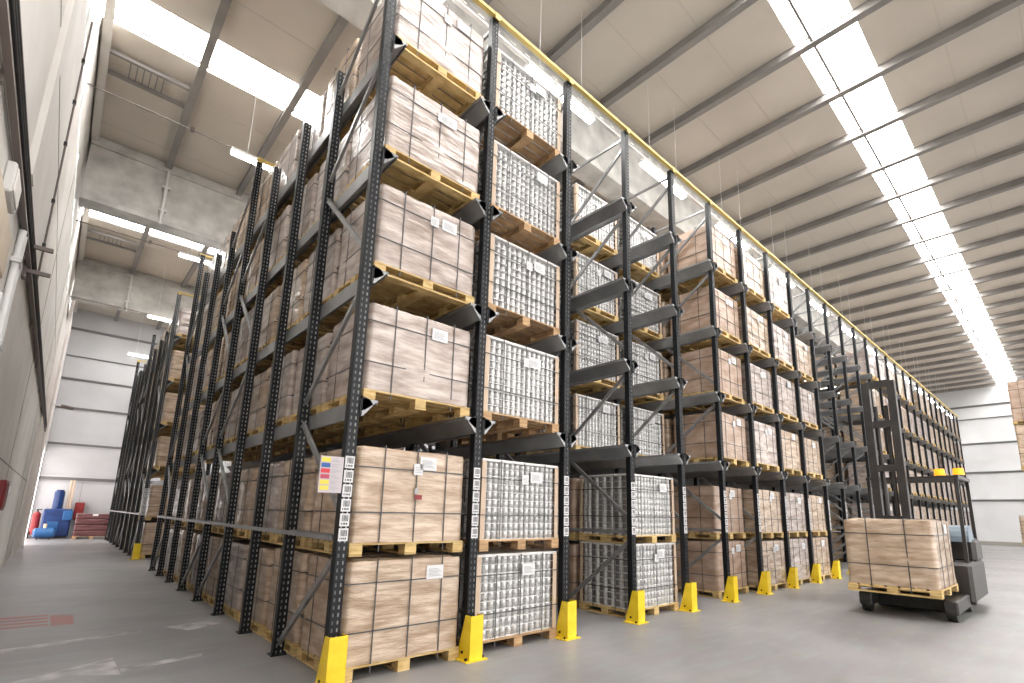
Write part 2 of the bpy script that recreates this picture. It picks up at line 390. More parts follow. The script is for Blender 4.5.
# ------------------------------------------------------------------ rack parts (shared meshes)
def post_mesh(H):
    b = MB(); hw = .046; dp = .078; t = .006; pitch = .06
    xs = [-hw, -.028, -.015, .015, .028, hw]
    n = int(H / pitch); z = 0
    for k in range(n):
        z0 = k * pitch; za, zb, z1 = z0 + .015, z0 + .045, z0 + pitch
        for (a, c) in ((z0, za), (zb, z1)): b.add([(-hw, 0, a), (hw, 0, a), (hw, 0, c), (-hw, 0, c)], [(0, 1, 2, 3)])
        for (p, q) in ((0, 1), (2, 3), (4, 5)): b.add([(xs[p], 0, za), (xs[q], 0, za), (xs[q], 0, zb), (xs[p], 0, zb)], [(0, 1, 2, 3)])
    b.add([(-hw, 0, n * pitch), (hw, 0, n * pitch), (hw, 0, H), (-hw, 0, H)], [(0, 1, 2, 3)])
    for s in (-1, 1):
        b.box(s * hw - t / 2, s * hw + t / 2, 0, dp, 0, H)
        b.box(min(s * hw, s * (hw - .02)), max(s * hw, s * (hw - .02)), dp - t, dp, 0, H)
        x0, x1 = sorted((s * .010, s * .034)); b.add([(x0, .009, .02), (x1, .009, .02), (x1, .009, H - .02), (x0, .009, H - .02)], [(0, 1, 2, 3)], 1 if s > 0 else 2)  # strips behind the holes; the pale one imitates brightness showing through
    return b.mesh('post', [M['rack'], M['hole_light'], M['rail']])
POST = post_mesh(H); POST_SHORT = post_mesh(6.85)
b = MB(); b.box(-.072, .072, -.03, .11, 0, .012); b.tube((.056, -.012, 0), (.056, -.012, .035), .01, 6); b.tube((-.056, -.012, 0), (-.056, -.012, .035), .01, 6)
FOOT = b.mesh('base_plate', M['rack'])
def brace_mesh(span, za, zb):
    b = MB(); b.bar((0, .07, za), (0, span + .02, zb), .05, .03); return b.mesh('brace', M['brace'])
def brace_set(span):
    nodes_ = [(1, .10, 0, 1.08), (0, 1.38, 1, 2.36), (1, 2.56, 0, 3.56), (0, 3.92, 1, 5.07), (1, 5.30, 0, 6.20), (1, 6.52, 0, 7.45)]
    out = []
    for a, za, c, zb in nodes_:
        y0, y1 = (span + .03 if a else .06), (span + .03 if c else .06)
        b = MB(); b.bar((0, y0, za), (0, y1, zb), .05, .032); out.append(b.mesh('brace', M['brace']))
    st = []
    for z, m in ((1.2, 'brace'), (7.62, 'brace')):
        b = MB(); b.box(-.014, .014, .05, span + .04, z - .022, z + .022); st.append(b.mesh('strut', M[m]))
    return out, st
BR = {}
def barcode_mesh():
    b = MB(); w = .042
    b.box(-w, w, -.0025, 0, 0, .108)
    x = -.026; rr = random.Random(3)
    while x < .028:
        ww = rr.choice((.003, .005, .007)); b.box(x, min(x + ww, .03), -.0032, -.0025, .042, .094, 1); x += ww + rr.choice((.004, .005))
    for a, c in ((-.03, -.022), (-.014, -.006), (-.002, .008), (.014, .026)): b.box(a, c, -.0032, -.0025, .014, .030, 1)
    return b.mesh('barcode_label', [M['paper'], M['ink']])
BARC = barcode_mesh()

def rack_frame(x, y0, spans, label, group, codes=False, foot=True, tall=None):
    """posts at y0 and after every span, braced in between"""
    t = thing('rack_frame', label, 'rack frame', (x, y0, 0), group)
    y = 0; ys_ = [0]
    for s in spans: y += s; ys_.append(y)
    tall = tall or [True] * len(ys_)
    for q, yy in enumerate(ys_):
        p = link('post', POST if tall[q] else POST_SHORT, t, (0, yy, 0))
        if foot: link('base_plate', FOOT, p)
    for i, s in enumerate(spans):
        k = round(s, 2)
        if k not in BR: BR[k] = brace_set(s)
        for me in BR[k][0][:6 if tall[i] else 5]: link('brace', me, t, (0, ys_[i], 0))
        for me in BR[k][1][:2 if tall[i] and tall[i + 1] else 1]: link('strut', me, t, (0, ys_[i], 0))
    if codes:
        for q in range(6): link('barcode_label', BARC, t, (0, -.003, 1.17 + q * .125))['label'] = 'white barcode sticker'
    return t

for k in range(NL + 1):
    rack_frame(k * W, 0, [D[1]], 'black perforated rack frame on the aisle front, %s from the near corner' % ORD[k], 'rack frames along the aisle front', codes=True, tall=[True, k > 0])
SETS = [(2, []), (3, [D[4] - D[3], D[5] - D[4]]), (6, []), (7, [D[8] - D[7]])]
TALLS = {0: [True, False], 2: [False], 3: [False, True, False], 6: [False], 7: [False, True]}
DEPTHW = {2: 'second row deep', 3: 'middle braced set', 6: 'second row from rear', 7: 'rear braced pair'}
for k in (0, 1, 2, 3, 4, 5, 9, 10, 11, 12, 13):
    for j, sp in SETS:
        if k != 0 and j == 6: continue
        rack_frame(k * W, D[j], sp, 'black rack frame inside the block, %s, %s line from near corner' % (DEPTHW[j], ORD[k]), 'rack frames inside the near block', foot=(k == 0), tall=TALLS[j])
# second block
for j, sp in [(0, [D[1]])] + SETS:
    rack_frame(0, Y2 + D[j], sp, 'black rack frame in the second block along the side aisle, %s' % ({0: 'front pair with yellow guard'}.get(j) or DEPTHW[j]), 'rack frames of the second block', codes=(j == 0), tall=TALLS[j])
rack_frame(W, Y2, [D[1]], 'black front rack frame of the second block, one lane in from the side aisle', 'rack frames of the second block')
rack_frame(.28, 25.7, [], 'lone black rack post with stickers beside the end wall', 'rack frames of the second block', codes=True)

# rails
def rail_mesh(L):
    b = MB()   # profile to the +x side of a post
    prof = [(0, -.004), (.15, -.004), (.15, -.04), (.14, -.04), (.14, -.02), (.02, -.165), (0, -.165)]
    b.prism(prof, 'y', -.03, L)
    b.box(.150, .153, -.03, L, -.016, -.003, 1); b.box(-.0, .015, -.032, L, -.168, -.160, 1)
    return b.mesh('support_rail', [M['rail'], M['brace']])
def bracket_mesh():
    b = MB(); b.prism([(0, .012), (.02, .012), (.075, -.006), (.11, -.05), (.03, -.11), (0, -.12)], 'y', .0, .006)
    b.box(.001, .006, -.004, .08, -.16, .02); return b.mesh('bracket', M['rack'])
RAIL = rail_mesh(D[8] + .1); BRK = bracket_mesh()
def mirror_mesh(me):
    m2 = me.copy(); m2.transform(Matrix.Scale(-1, 4, (1, 0, 0))); m2.flip_normals(); return m2
RAILM, BRKM = mirror_mesh(RAIL), mirror_mesh(BRK)
LVN = ['lowest', 'second', 'third', 'top']
def lane_rails(i, y0, grp, where, brk=2):
    for h, z in enumerate(LV):
        for s in (0, 1):
            x = i * W + .051 if s == 0 else (i + 1) * W - .051
            t = thing('support_rail', 'dark pallet rail, %s, %s level, %s side' % (where, LVN[h], ('corner', 'far')[s]), 'rail', (x, y0, z), grp)
            link('channel', (RAIL, RAILM)[s], t)
            for j in range(brk): link('bracket', (BRK, BRKM)[s], t, (0, D[j] - .03, 0))
for i in range(NL):
    lane_rails(i, 0, 'pallet support rails of the near block', '%s lane from the near corner' % ORD[i], 3 if i < 6 else 1)
lane_rails(0, Y2, 'pallet support rails of the second block', 'first lane of the second block', 2)

b = MB(); b.box(-.012, .012, .1, D[8], 1.175, 1.215)
tag(b.build('guide_bar', M['rail'], None, (-.064, 0, 0)), 'long grey horizontal tie bar low along the end face of the near block', 'bar')
b = MB(); b.box(-.012, .012, .1, D[8], 1.175, 1.215)
tag(b.build('guide_bar', M['rail'], None, (-.064, Y2, 0)), 'long grey horizontal tie bar low along the end face of the second block', 'bar')
SPL = MB().box(-.04, .04, -.038, -.031, -.05, .047).mesh('splice_plate', M['yellow_rail'])
def top_rail(x0, x1, y, label):
    t = thing('top_tie_rail', label, 'rail', (0, y, H), 'yellow rails on top of the racks')
    b = MB(); b.prism([(-.03, 0), (.03, 0), (.03, .012), (-.01, .012), (-.01, .045), (-.03, .045)], 'x', x0, x1); b.build('angle_section', M['yellow_rail'], t)
    for k in range(int(round(x0 / W)), int(round(x1 / W)) + 1):
        link('splice_plate', SPL, t, (k * W, 0, 0))
top_rail(-.06, NL * W + .06, -.01, 'long yellow tie rail along the top of the aisle-front posts')
top_rail(-.06, 4.3, D[4], 'short yellow tie rail over the middle posts of the near block')
top_rail(-.06, 4.3, D[8] + .08, 'short yellow tie rail on the rear top of the near block')
top_rail(-.06, 4.3, Y2, 'short yellow tie rail on the front top of the second block')
top_rail(-.06, 4.3, Y2 + D[8], 'short yellow tie rail on the rear top of the second block')

# column guards
def guard_meshes():
    b = MB(); w = .074; t = .008
    b.box(-w, w, -.075, -.067, .01, .42)
    for s in (-1, 1): b.prism([(-.075, .01), (.14, .01), (.02, .42), (-.075, .42)], 'x', s * w - t / 2, s * w + t / 2)
    g = b.mesh('guard_shell', M['yellow'])
    b = MB(); b.box(-w - .055, w + .055, -.10, .15, 0, .012); p = b.mesh('foot_plate', M['yellow'])
    b = MB()
    for s in (-1, 1): b.tube((s * (w + .03), -.05, .01), (s * (w + .03), -.05, .035), .014, 6); b.tube((s * w, .05, .07), (s * (w + .012), .05, .07), .016, 6)
    return g, p, b.mesh('anchor_bolt', M['rack'])
GS, GP, GB = guard_meshes()
def guard(x, y, label, grp):
    t = thing('column_guard', label, 'column guard', (x, y, 0), grp)
    link('guard_shell', GS, t); link('foot_plate', GP, t); link('anchor_bolt', GB, t)
for k in range(NL + 1): guard(k * W, -.035, 'yellow steel guard at the foot of the %s aisle-front post from the near corner' % ORD[k], 'yellow guards along the aisle front')
guard(0, Y2 - .035, 'yellow guard at the front corner post of the second block', 'yellow guards along the side aisle')
guard(.28, 25.7 - .035, 'yellow guard at the lone post by the end wall', 'yellow guards along the side aisle')

# colour sign on the corner post
t = thing('location_sign', 'white sign with coloured rows fixed to the near corner post', 'sign', (-.158, -.012, 1.575))
MB().box(-.10, .10, -.004, 0, 0, .31).build('plate', mat('sign_plate', (.50, .45, .48), .55), t)
cols = [(.75, .58, .05), (.02, .09, .30), (.55, .03, .05), (.42, .05, .09), (.72, .55, .06), (.75, .60, .08)]
for r, c in enumerate(cols):
    MB().box(-.09, -.015, -.006, -.004, .262 - r * .048, .298 - r * .048).build('colour_row', mat('sign_row', c, .5), t)['label'] = ('yellow row', 'blue row', 'red row', 'dark red row', 'yellow row', 'yellow row')[r]
b = MB()
for r in range(6):
    for q in range(3): b.box(.0, .08 - .02 * ((r + q) % 3), -.0055, -.004, .266 - r * .048 + q * .011, .270 - r * .048 + q * .011)
b.build('text_row', M['greyink'], t)

# ------------------------------------------------------------------ pallets and loads (shared meshes)
PW, PD, PH = 1.21, 1.0, .115
def pallet_parts(wood, front_board):
    b = MB(); y0, y1 = -PD / 2, PD / 2
    n = 7
    for k in range(n):
        w = .115; y = y0 + (PD - w) * k / (n - 1); b.box(-PW / 2, PW / 2, y, y + w, PH - .017, PH)
    for x in (-PW / 2, -.06, PW / 2 - .12): b.box(x, x + .12, y0, y1, PH - .034, PH - .017)
    deck = b.mesh('deck', wood)
    b = MB(); b.box(-.06, .06, -.06, .06, .02, PH - .034); blk = b.mesh('block', wood)
    b = MB()
    for x in (-PW / 2, -.06, PW / 2 - .12): b.box(x, x + .12, y0, y1, 0, .017)
    if front_board:
        for y in (y0, y1 - .1): b.box(-PW / 2 + .12, -.06, y, y + .1, 0, .02); b.box(.06, PW / 2 - .12, y, y + .1, 0, .02)
    bot = b.mesh('bottom_board', wood)
    full = MB()
    for me in (deck, bot):
        full.add([v.co[:] for v in me.vertices], [p.vertices[:] for p in me.polygons])
    for x in (-PW / 2 + .06, 0, PW / 2 - .06):
        for y in (y0 + .06, 0, y1 - .06): full.box(x - .06, x + .06, y - .06, y + .06, .02, PH - .034)
    return deck, blk, bot, full.mesh('wooden_pallet', wood)
PAL = {('w', 0): pallet_parts(M['wood'], False), ('w', 1): pallet_parts(M['wood'], True), ('b', 0): pallet_parts(M['wood_brown'], False)}

LX, LY, LZ = 1.20, .98, .885
def carton_mesh(seed, cols, rows, film, wrinkle=.013, amount=.003):
    rr = random.Random(seed); b = MB()
    nx, ny, nz = 30, 24, 24
    off = Vector((seed * 13.1, seed * 7.7, seed * 3.3))
    def disp(p, n):
        w = noise.noise(Vector((p.x * 3, p.y * 3, p.z * 11)) + off) * wrinkle + noise.noise(p * 2.2 + off) * wrinkle
        # slight pinch at the carton seams
        sx = abs(((p.x + LX / 2) / LX * cols) % 1 - .5) * 2; sz = abs((p.z / LZ * rows) % 1 - .5) * 2; sy = abs(((p.y + LY / 2) / LY * 3) % 1 - .5) * 2
        pinch = (sz ** 14) * amount + ((sx ** 14) if abs(n.y) > .5 else (sy ** 14)) * amount
        return p + n * (w - pinch)
    def face(o, u, v, nu, nv, nrm):
        vs = []
        for j in range(nv + 1):
            for i in range(nu + 1):
                p = Vector(o) + Vector(u) * (i / nu) + Vector(v) * (j / nv)
                q = disp(p, Vector(nrm))
                # rounded upright edges and top edges
                r = .05; ex, ey = LX / 2 - r, LY / 2 - r
                dx, dy = max(abs(p.x) - ex, 0), max(abs(p.y) - ey, 0)
                if dx > 0 and dy > 0:
                    l = math.hypot(dx, dy); f = r / l if l > r else 1
                    q.x = math.copysign(ex + dx * f, p.x); q.y = math.copysign(ey + dy * f, p.y)
                dz = max(p.z - (LZ - r), 0); m_ = max(dx, dy)
                if dz > 0 and m_ > 0:
                    q.z -= dz * .35; sc = 1 - .012 * dz / r
                    q.x *= sc; q.y *= sc
                vs.append(q)
        fs = [(j * (nu + 1) + i, j * (nu + 1) + i + 1, (j + 1) * (nu + 1) + i + 1, (j + 1) * (nu + 1) + i) for j in range(nv) for i in range(nu)]
        b.add(vs, fs, 0, True)
    x, y = LX / 2, LY / 2
    face((-x, -y, 0), (LX, 0, 0), (0, 0, LZ), nx, nz, (0, -1, 0)); face((x, y, 0), (-LX, 0, 0), (0, 0, LZ), nx, nz, (0, 1, 0))
    face((-x, y, 0), (0, -LY, 0), (0, 0, LZ), ny, nz, (-1, 0, 0)); face((x, -y, 0), (0, LY, 0), (0, 0, LZ), ny, nz, (1, 0, 0))
    face((-x, -y, LZ), (LX, 0, 0), (0, LY, 0), nx, ny, (0, 0, 1)); face((-x, y, 0), (LX, 0, 0), (0, -LY, 0), 4, 4, (0, 0, -1))
    me = b.mesh('carton_stack', [film])
    import bmesh
    bm = bmesh.new(); bm.from_mesh(me); bmesh.ops.remove_doubles(bm, verts=bm.verts, dist=.004); bmesh.ops.recalc_face_normals(bm, faces=bm.faces); bm.to_mesh(me); bm.free()
    return me
CART = {'brown': [carton_mesh(s, c, r, M['film_carton']) for s, c, r in ((1, 3, 5), (2, 4, 4), (3, 3, 4))],
        'pale': [carton_mesh(s, c, r, M['film_carton_pale']) for s, c, r in ((4, 3, 5), (5, 4, 5))],
        'kraft': [carton_mesh(s, c, r, M['kraft'], .004, .004) for s, c, r in ((6, 4, 3), (7, 3, 4))]}
def ring(axis, p, lx, ly, lz, w=.011, e=.009):
    b = MB(); X, Y = lx / 2 + e, ly / 2 + e; t = .004
    if axis == 'z':
        b.box(-X, X, -Y, -Y + t, p - w / 2, p + w / 2); b.box(-X, X, Y - t, Y, p - w / 2, p + w / 2)
        b.box(-X, -X + t, -Y, Y, p - w / 2, p + w / 2); b.box(X - t, X, -Y, Y, p - w / 2, p + w / 2)
    elif axis == 'x':
        for s in (-1, 1): b.box(p - w / 2, p + w / 2, min(s * Y, s * (Y - t)), max(s * Y, s * (Y - t)), -.08, lz + e)
        b.box(p - w / 2, p + w / 2, -Y, Y, lz + e - t, lz + e)
    else:
        for s in (-1, 1): b.box(min(s * X, s * (X - t)), max(s * X, s * (X - t)), p - w / 2, p + w / 2, -.08, lz + e)
        b.box(-X, X, p - w / 2, p + w / 2, lz + e - t, lz + e)
    return b
STR = [('x', -.33), ('x', .02), ('x', .36), ('y', -.2), ('y', .22), ('z', .27), ('z', .68)]
STRAPS = [ring(a, p, LX, LY, LZ).mesh('strap', M['strap']) for a, p in STR]
b = MB()
for a, p in STR:
    r = ring(a, p, LX, LY, LZ); b.add(r.v, r.f)
STRAPALL = b.mesh('strap', M['strap'])
def note_mesh(w, h, rows):
    b = MB(); b.box(-w / 2, w / 2, -.003, 0, 0, h)
    for k in range(rows): b.box(-w * .38, w * (.38 - .1 * (k % 3)), -.0036, -.003, h * (.2 + .6 * k / rows), h * (.2 + .6 * k / rows) + .006, 1)
    return b.mesh('paper_label', [M['paper'], M['greyink']])
NOTE1, NOTE2 = note_mesh(.19, .13, 6), note_mesh(.10, .11, 4)
b = MB(); b.box(-.045, .035, -.003, 0, 0, .045); b.box(-.05, -.015, -.0032, 0, .05, .11, 1)
PRINT = b.mesh('printed_mark', [M['red'], M['greyink']])

# cans: trays of cans, only the outer two ring rows are needed to see no gap
def can_mesh(nx, ny, layers, seed=0):
    b = MB(); rr = random.Random(seed)
    hz = LZ / layers; cx = (LX - .07) / nx; cy = (LY - .07) / ny
    b.box(-LX / 2 + cx * .9, LX / 2 - cx * .9, -LY / 2 + cy * .9, LY / 2 - cy * .9, .01, LZ - .01, 1)
    r = min(cx, cy) * .50
    prof = [(.90, .0), (.92, .22), (1, .27), (1, .92), (.90, .99)]
    ns = 10
    ringc = [(math.cos(2 * PI * i / ns), math.sin(2 * PI * i / ns)) for i in range(ns)]
    for l in range(layers):
        for i in range(nx):
            for j in range(ny):
                if 0 < i < nx - 1 and 0 < j < ny - 1: continue
                x = -LX / 2 + .035 + cx * (i + .5); y = -LY / 2 + .035 + cy * (j + .5); z = l * hz
                rx = r
                side = i in (0, nx - 1) and 0 < j < ny - 1
                if side and j % 2: continue
                if side: rx = r * 1.06
                x += rr.uniform(-.002, .002); y += rr.uniform(-.002, .002)
                vs = [(x + c * rx * p[0], y + s_ * rx * p[0], z + hz * p[1]) for p in (((.97, 0), (1, .04), (1, .5), (1, .95), (.97, .995)) if side else prof) for c, s_ in ringc]
                fs = [(k * ns + q, k * ns + (q + 1) % ns, (k + 1) * ns + (q + 1) % ns, (k + 1) * ns + q) for k in range(4) for q in range(ns)]
                b.add(vs, fs, 0, True)
        # slip sheet under every layer
        b.box(-LX / 2 + .03, LX / 2 - .03, -LY / 2 + .03, LY / 2 - .03, l * hz - .004, l * hz + .004, 2)
    return b.mesh('can_stack', [M['can'], M['can_gap'], M['tray']])
CANS = [can_mesh(14, 12, 10, 1), can_mesh(13, 12, 9, 2)]
b = MB(); b.prism([(-LX / 2, -LY / 2), (-LX / 2 + .06, -LY / 2), (-LX / 2 + .06, -LY / 2 + .006), (-LX / 2 + .006, -LY / 2 + .006), (-LX / 2 + .006, -LY / 2 + .06), (-LX / 2, -LY / 2 + .06)], 'z', 0, LZ)
CB = b.mesh('corner_board', M['board'])
CBX = mirror_mesh(CB)
b = MB(); b.bbox(-LX / 2, LX / 2, -LY / 2, LY / 2, LZ - .012, LZ + .02, .006); CAP = b.mesh('top_sheet', M['tray'])

def load(x, y, z, kind, detail, label, grp, seed, board=0, hscale=1.0, wood='w', note=True, mark=False):
    rr = random.Random(seed)
    name = 'can_pallet' if kind == 'can' else 'carton_pallet'
    t = thing(name, label, 'pallet load', (x + rr.uniform(-.008, .008), y + rr.uniform(-.012, .012), z), grp, rr.uniform(-.008, .008))
    deck, blk, bot, full = PAL[(wood, board if wood == 'w' else 0)]
    if detail >= 2:
        p = link('wooden_pallet', deck, t)
        for bx in (-PW / 2 + .06, 0, PW / 2 - .06):
            for by in (-PD / 2 + .06, 0, PD / 2 - .06): link('block', blk, p, (bx, by, 0))
        link('bottom_board', bot, p)
    else:
        link('wooden_pallet', full, t)
    zz = PH + .002
    sc = (1, 1, hscale)
    if kind == 'can':
        link('can_stack', rr.choice(CANS), t, (0, 0, zz), None, sc)
        link('corner_board', CB, t, (0, 0, zz), None, sc); link('corner_board', CBX, t, (0, 0, zz), None, sc)
        link('corner_board', CB, t, (0, 0, zz), (0, 0, PI), sc); link('corner_board', CBX, t, (0, 0, zz), (0, 0, PI), sc)
        link('top_sheet', CAP, t, (0, 0, zz), None, sc)
    else:
        link('carton_stack', rr.choice(CART[kind]), t, (0, 0, zz), None, sc)
    if detail >= 2:
        for me in STRAPS: link('strap', me, t, (0, 0, zz), None, sc)
    else:
        link('strap', STRAPALL, t, (0, 0, zz), None, sc)
    if note:
        f = -LY / 2 - .012
        if detail >= 1: link('paper_label', NOTE1, t, (.18 + rr.uniform(-.06, .1), f, zz + LZ * hscale * rr.uniform(.72, .8)))['label'] = 'white paper label'
        if detail >= 2 and rr.random() < .7: link('paper_label', NOTE2, t, (.03, f, zz + LZ * hscale * .72))['label'] = 'small white paper label'
    if mark: link('printed_mark', PRINT, t, (.05, -LY / 2 - .012, zz + .40))['label'] = 'small red and grey printed mark'
    return t

KN = {'brown': 'brown wrapped carton load', 'pale': 'pale wrapped carton load', 'kraft': 'plain brown carton load', 'can': 'silver can load'}
TIER = ['on the floor', 'second tier up', 'third tier up', 'fourth tier up', 'fifth tier up', 'top tier']
TZ = [0, 1.03] + LV
def place(i, p, tier, kind, y=None, detail=1, **kw):
    yy = (y if y is not None else .05 + 1.09 * p) + PD / 2
    hs = kw.pop('hscale', random.Random(i * 31 + p * 7 + tier).uniform(.965, 1.02))
    if tier == 0: hs = min(hs, 1.0)
    pos = 'at the front' if p == 0 else '%s deep' % ORD[p]
    lab = '%s, %s lane from near corner, %s, %s' % (KN[kind], ORD[i], TIER[tier], pos)
    return load(i * W + W / 2, yy, TZ[tier], kind, detail, lab, 'can loads in the near block' if kind == 'can' else 'carton loads in the near block', i * 1000 + p * 50 + tier,
                board=1 if tier >= 3 else 0, hscale=hs, **kw)
rnd = random.Random(11)
# lane 0: brown cartons all the way in, its end face on show
for p in range(9):
    for tier in range(6):
        kind = ('brown' if tier < 2 else 'pale') if p == 0 else rnd.choice(['brown', 'brown', 'pale'])
        place(0, p, tier, kind, detail=2 if p < 2 else 1, hscale=1.0 if p == 0 else rnd.uniform(.95, 1.01), mark=(p == 0 and tier == 1), note=(p == 0))
# lane 1: cans at the front
for tier in range(6):
    place(1, 0, tier, 'can', detail=2, wood='b')
    place(1, 1, tier, 'can', detail=1, wood='b', note=False)
# lane 2 stands empty; deep loads close it
for tier in range(6): place(2, 6, tier, rnd.choice(['kraft', 'brown']), note=False)
# lane 3: ground stack at the front, upper levels one place in
for tier in range(6):
    ps = range(0, 4) if tier < 2 else range(1, 5)
    for q, p in enumerate(ps):
        place(3, p, tier, 'can' if q == 0 else ('kraft' if q % 2 else 'brown'), y=(.12 if tier < 2 else .1) + 1.09 * p, detail=2 if q == 0 else 1, note=q == 0, wood='w')
# lane 4: upper cans one place in
for tier in range(2, 6):
    for q, p in enumerate(range(1, 4)): place(4, p, tier, 'can' if q == 0 else 'brown', y=.05 + 1.09 * p, detail=2 if q == 0 else 1, note=q == 0)
for tier in range(2):
    for p in range(5, 6): place(4, p, tier, 'kraft', note=False)
# lane 5: cartons at the front, their side seen through the gap
for tier in range(6):
    for p in range(0, 3): place(5, p, tier, 'kraft' if p != 1 else 'brown', y=(.25 if tier < 2 else .10) + 1.09 * p, detail=2 if p == 0 else 1, note=p == 0)
for i in (6, 7, 8):
    for tier in range(6):
        if i == 8 and tier == 5: continue
        kind = 'pale' if (i, tier) in ((6, 3), (6, 2), (7, 4), (7, 5), (7, 0), (7, 1), (8, 3), (7, 3)) else 'brown'
        place(i, 0, tier, kind, detail=2 if i == 6 else 1)
        place(i, 1, tier, 'kraft', note=False)
for i in (9, 10, 11, 12):
    for tier in range(6):
        if (i, tier) in ((9, 5), (10, 5)): continue
        place(i, 4, tier, rnd.choice(['brown', 'kraft']), note=False)
for i in range(13, NL):
    for tier in range(6):
        r = rnd.random()
        if r < .05 and tier > 1: continue
        place(i, 0, tier, 'pale' if r < .35 else 'brown', detail=1 if i < 16 else 0)
        if i == 13: place(i, 1, tier, 'brown', note=False)
# second block, first lane
for p in range(7):
    for tier in range(6):
        kind = 'brown' if p else ('pale' if tier == 5 else 'brown')
        load(W / 2, Y2 + .05 + 1.09 * p + .5, TZ[tier], kind, 0 if p else 1, '%s in the second block, %s, %s' % (KN[kind], TIER[tier], 'at its front' if p == 0 else ORD[p] + ' deep'),
             'carton loads in the second block', 90000 + p * 50 + tier, board=1 if tier > 2 else 0, hscale=.97)

# ------------------------------------------------------------------ reach truck with its load, by the aisle front
t = thing('reach_truck', 'dark reach truck carrying a carton load in the aisle', 'forklift', (8.9, -2.25, 0))
b = MB(); b.bbox(.15, 1.75, -.82, .58, .14, .78, .05); b.bbox(.95, 1.75, -.82, .58, .74, 1.15, .06); b.build('chassis', M['truck'], t)
for y in (-.66, .42):
    lg = MB().bbox(-1.0, .2, y - .09, y + .09, .10, .30, .02).build('straddle_leg', M['truck'], t)
    b = MB(); b.tube((-.88, y - .06, .13), (-.88, y + .06, .13), .13, 18); b.build('load_wheel', M['black'], lg)
MB().bbox(-.62, .2, -.60, .36, .07, .28, .03).build('battery_box', M['black'], t)
for (x, y) in ((1.45, .36), (1.45, -.6), (.45, .41), (.45, -.65)):
    b = MB(); b.tube((x, y - .07, .17), (x, y + .07, .17), .17, 20); b.build('drive_wheel', M['black'], t)
ms = MB(); MY = .14
for s in (-1, 1):
    yy = MY + s * .20
    ms.prism([(.02, yy - .06), (.16, yy - .06), (.16, yy + .06), (.12, yy + .06), (.12, yy - .015), (.06, yy - .015), (.06, yy + .06), (.02, yy + .06)], 'z', .12, 3.95)
for z in (.5, 1.4, 2.3, 3.1, 3.85): ms.box(.03, .15, MY - .20, MY + .20, z, z + .12)
ms = ms.build('mast', M['truck'], t)
for s in (-1, 1): b = MB(); b.tube((.09, MY + s * .08, .4), (.09, MY + s * .08, 3.5), .035, 10); b.build('lift_cylinder', M['truck'], ms)
b = MB(); b.box(-.04, .02, -.45, .40, .35, .45); b.box(-.04, .02, -.45, .40, .78, .86)
for y in (-.35, -.02, .30): b.box(-.04, .02, y - .04, y + .04, .35, .86)
b.build('fork_carriage', M['truck'], t)
for y in (-.38, .22): MB().prism([(-1.1, .335), (-.04, .31), (-.04, .345), (-1.1, .35)], 'y', y - .06, y + .06).build('fork', M['black'], t)
for x, y in ((.3, .52), (.3, -.76), (1.65, .52), (1.65, -.76)):
    b = MB(); b.bar((x, y, .75), (x * .9 + .1, y, 2.2), .05, .05); b.build('guard_post', M['truck'], t)
g = MB().box(.3, 1.66, -.80, -.74, 2.16, 2.22); g.box(.3, 1.66, .49, .55, 2.16, 2.22)
for k in range(7): g.box(.32 + k * .21, .37 + k * .21, -.75, .5, 2.17, 2.21)
g.build('overhead_guard', M['truck'], t)
for y in (-.46, -.73):
    b = MB(); b.tube((1.0, y, 2.22), (1.0, y, 2.26), .07, 12, 1); b.tube((1.0, y, 2.26), (1.0, y, 2.38), .085, 14, 0, .075); b.build('beacon', [M['orange'], M['black']], t)['label'] = 'orange warning beacon'
b = MB()
for k in range(9):
    a0, a1 = PI * k / 9, PI * (k + 1) / 9
    b.add([(.95 + .30 * math.cos(PI - a0), -.78, 1.1 + .28 * math.sin(a0)), (.95 + .30 * math.cos(PI - a1), -.78, 1.1 + .28 * math.sin(a1)), (.95 + .30 * math.cos(PI - a1), .1, 1.1 + .28 * math.sin(a1)), (.95 + .30 * math.cos(PI - a0), .1, 1.1 + .28 * math.sin(a0))], [(0, 1, 2, 3)], 0, True)
for y in (-.78, .1): b.add([(.95 + .30 * math.cos(PI - PI * k / 9), y, 1.1 + .28 * math.sin(PI * k / 9)) for k in range(10)], [tuple(range(10))])
b.build('hood', M['slate'], t)['label'] = 'slate blue rounded hood'
b = MB(); b.bbox(.5, .9, .15, .5, .78, .9, .03); b.bbox(.86, .94, .15, .5, .88, 1.4, .03); b.build('seat', M['black'], t)
load(8.18, -2.30, .352, 'brown', 2, 'brown wrapped carton load carried on the forks of the reach truck', None, 77, hscale=1.12).scale = (1.13, 1.18, 1)

# ------------------------------------------------------------------ things at the end wall
t = thing('baling_press', 'blue machine with motor column standing at the end wall corner', 'machine', (-1.80, 25.55, 0))
MB().bbox(-.28, .62, -.45, .45, .08, 1.22, .05).build('cabinet', M['blue'], t)
b = MB(); b.tube((.12, 0, 1.2), (.12, 0, 1.95), .17, 16); b.tube((.12, 0, 1.95), (.12, 0, 2.02), .13, 16); b.build('cylinder_housing', M['blue'], t)
b = MB(); b.tube((.42, .1, 1.2), (.42, .1, 2.45), .04, 10); b.tube((.52, .1, 1.2), (.52, .1, 2.45), .04, 10); b.build('standpipe', M['board'], t)
b = MB(); b.bbox(.34, .64, -.5, -.44, .75, 1.15, .02); b.bbox(-.1, .25, -.47, -.44, .2, .7, .01); b.build('hatch', M['bluelight'], t)
MB().bbox(-.24, .58, -.42, .42, 0, .09, .01).build('plinth', M['black'], t)
t = thing('air_receiver', 'small light blue tank lying in front of the blue machine', 'tank', (-2.0, 24.6, 0))
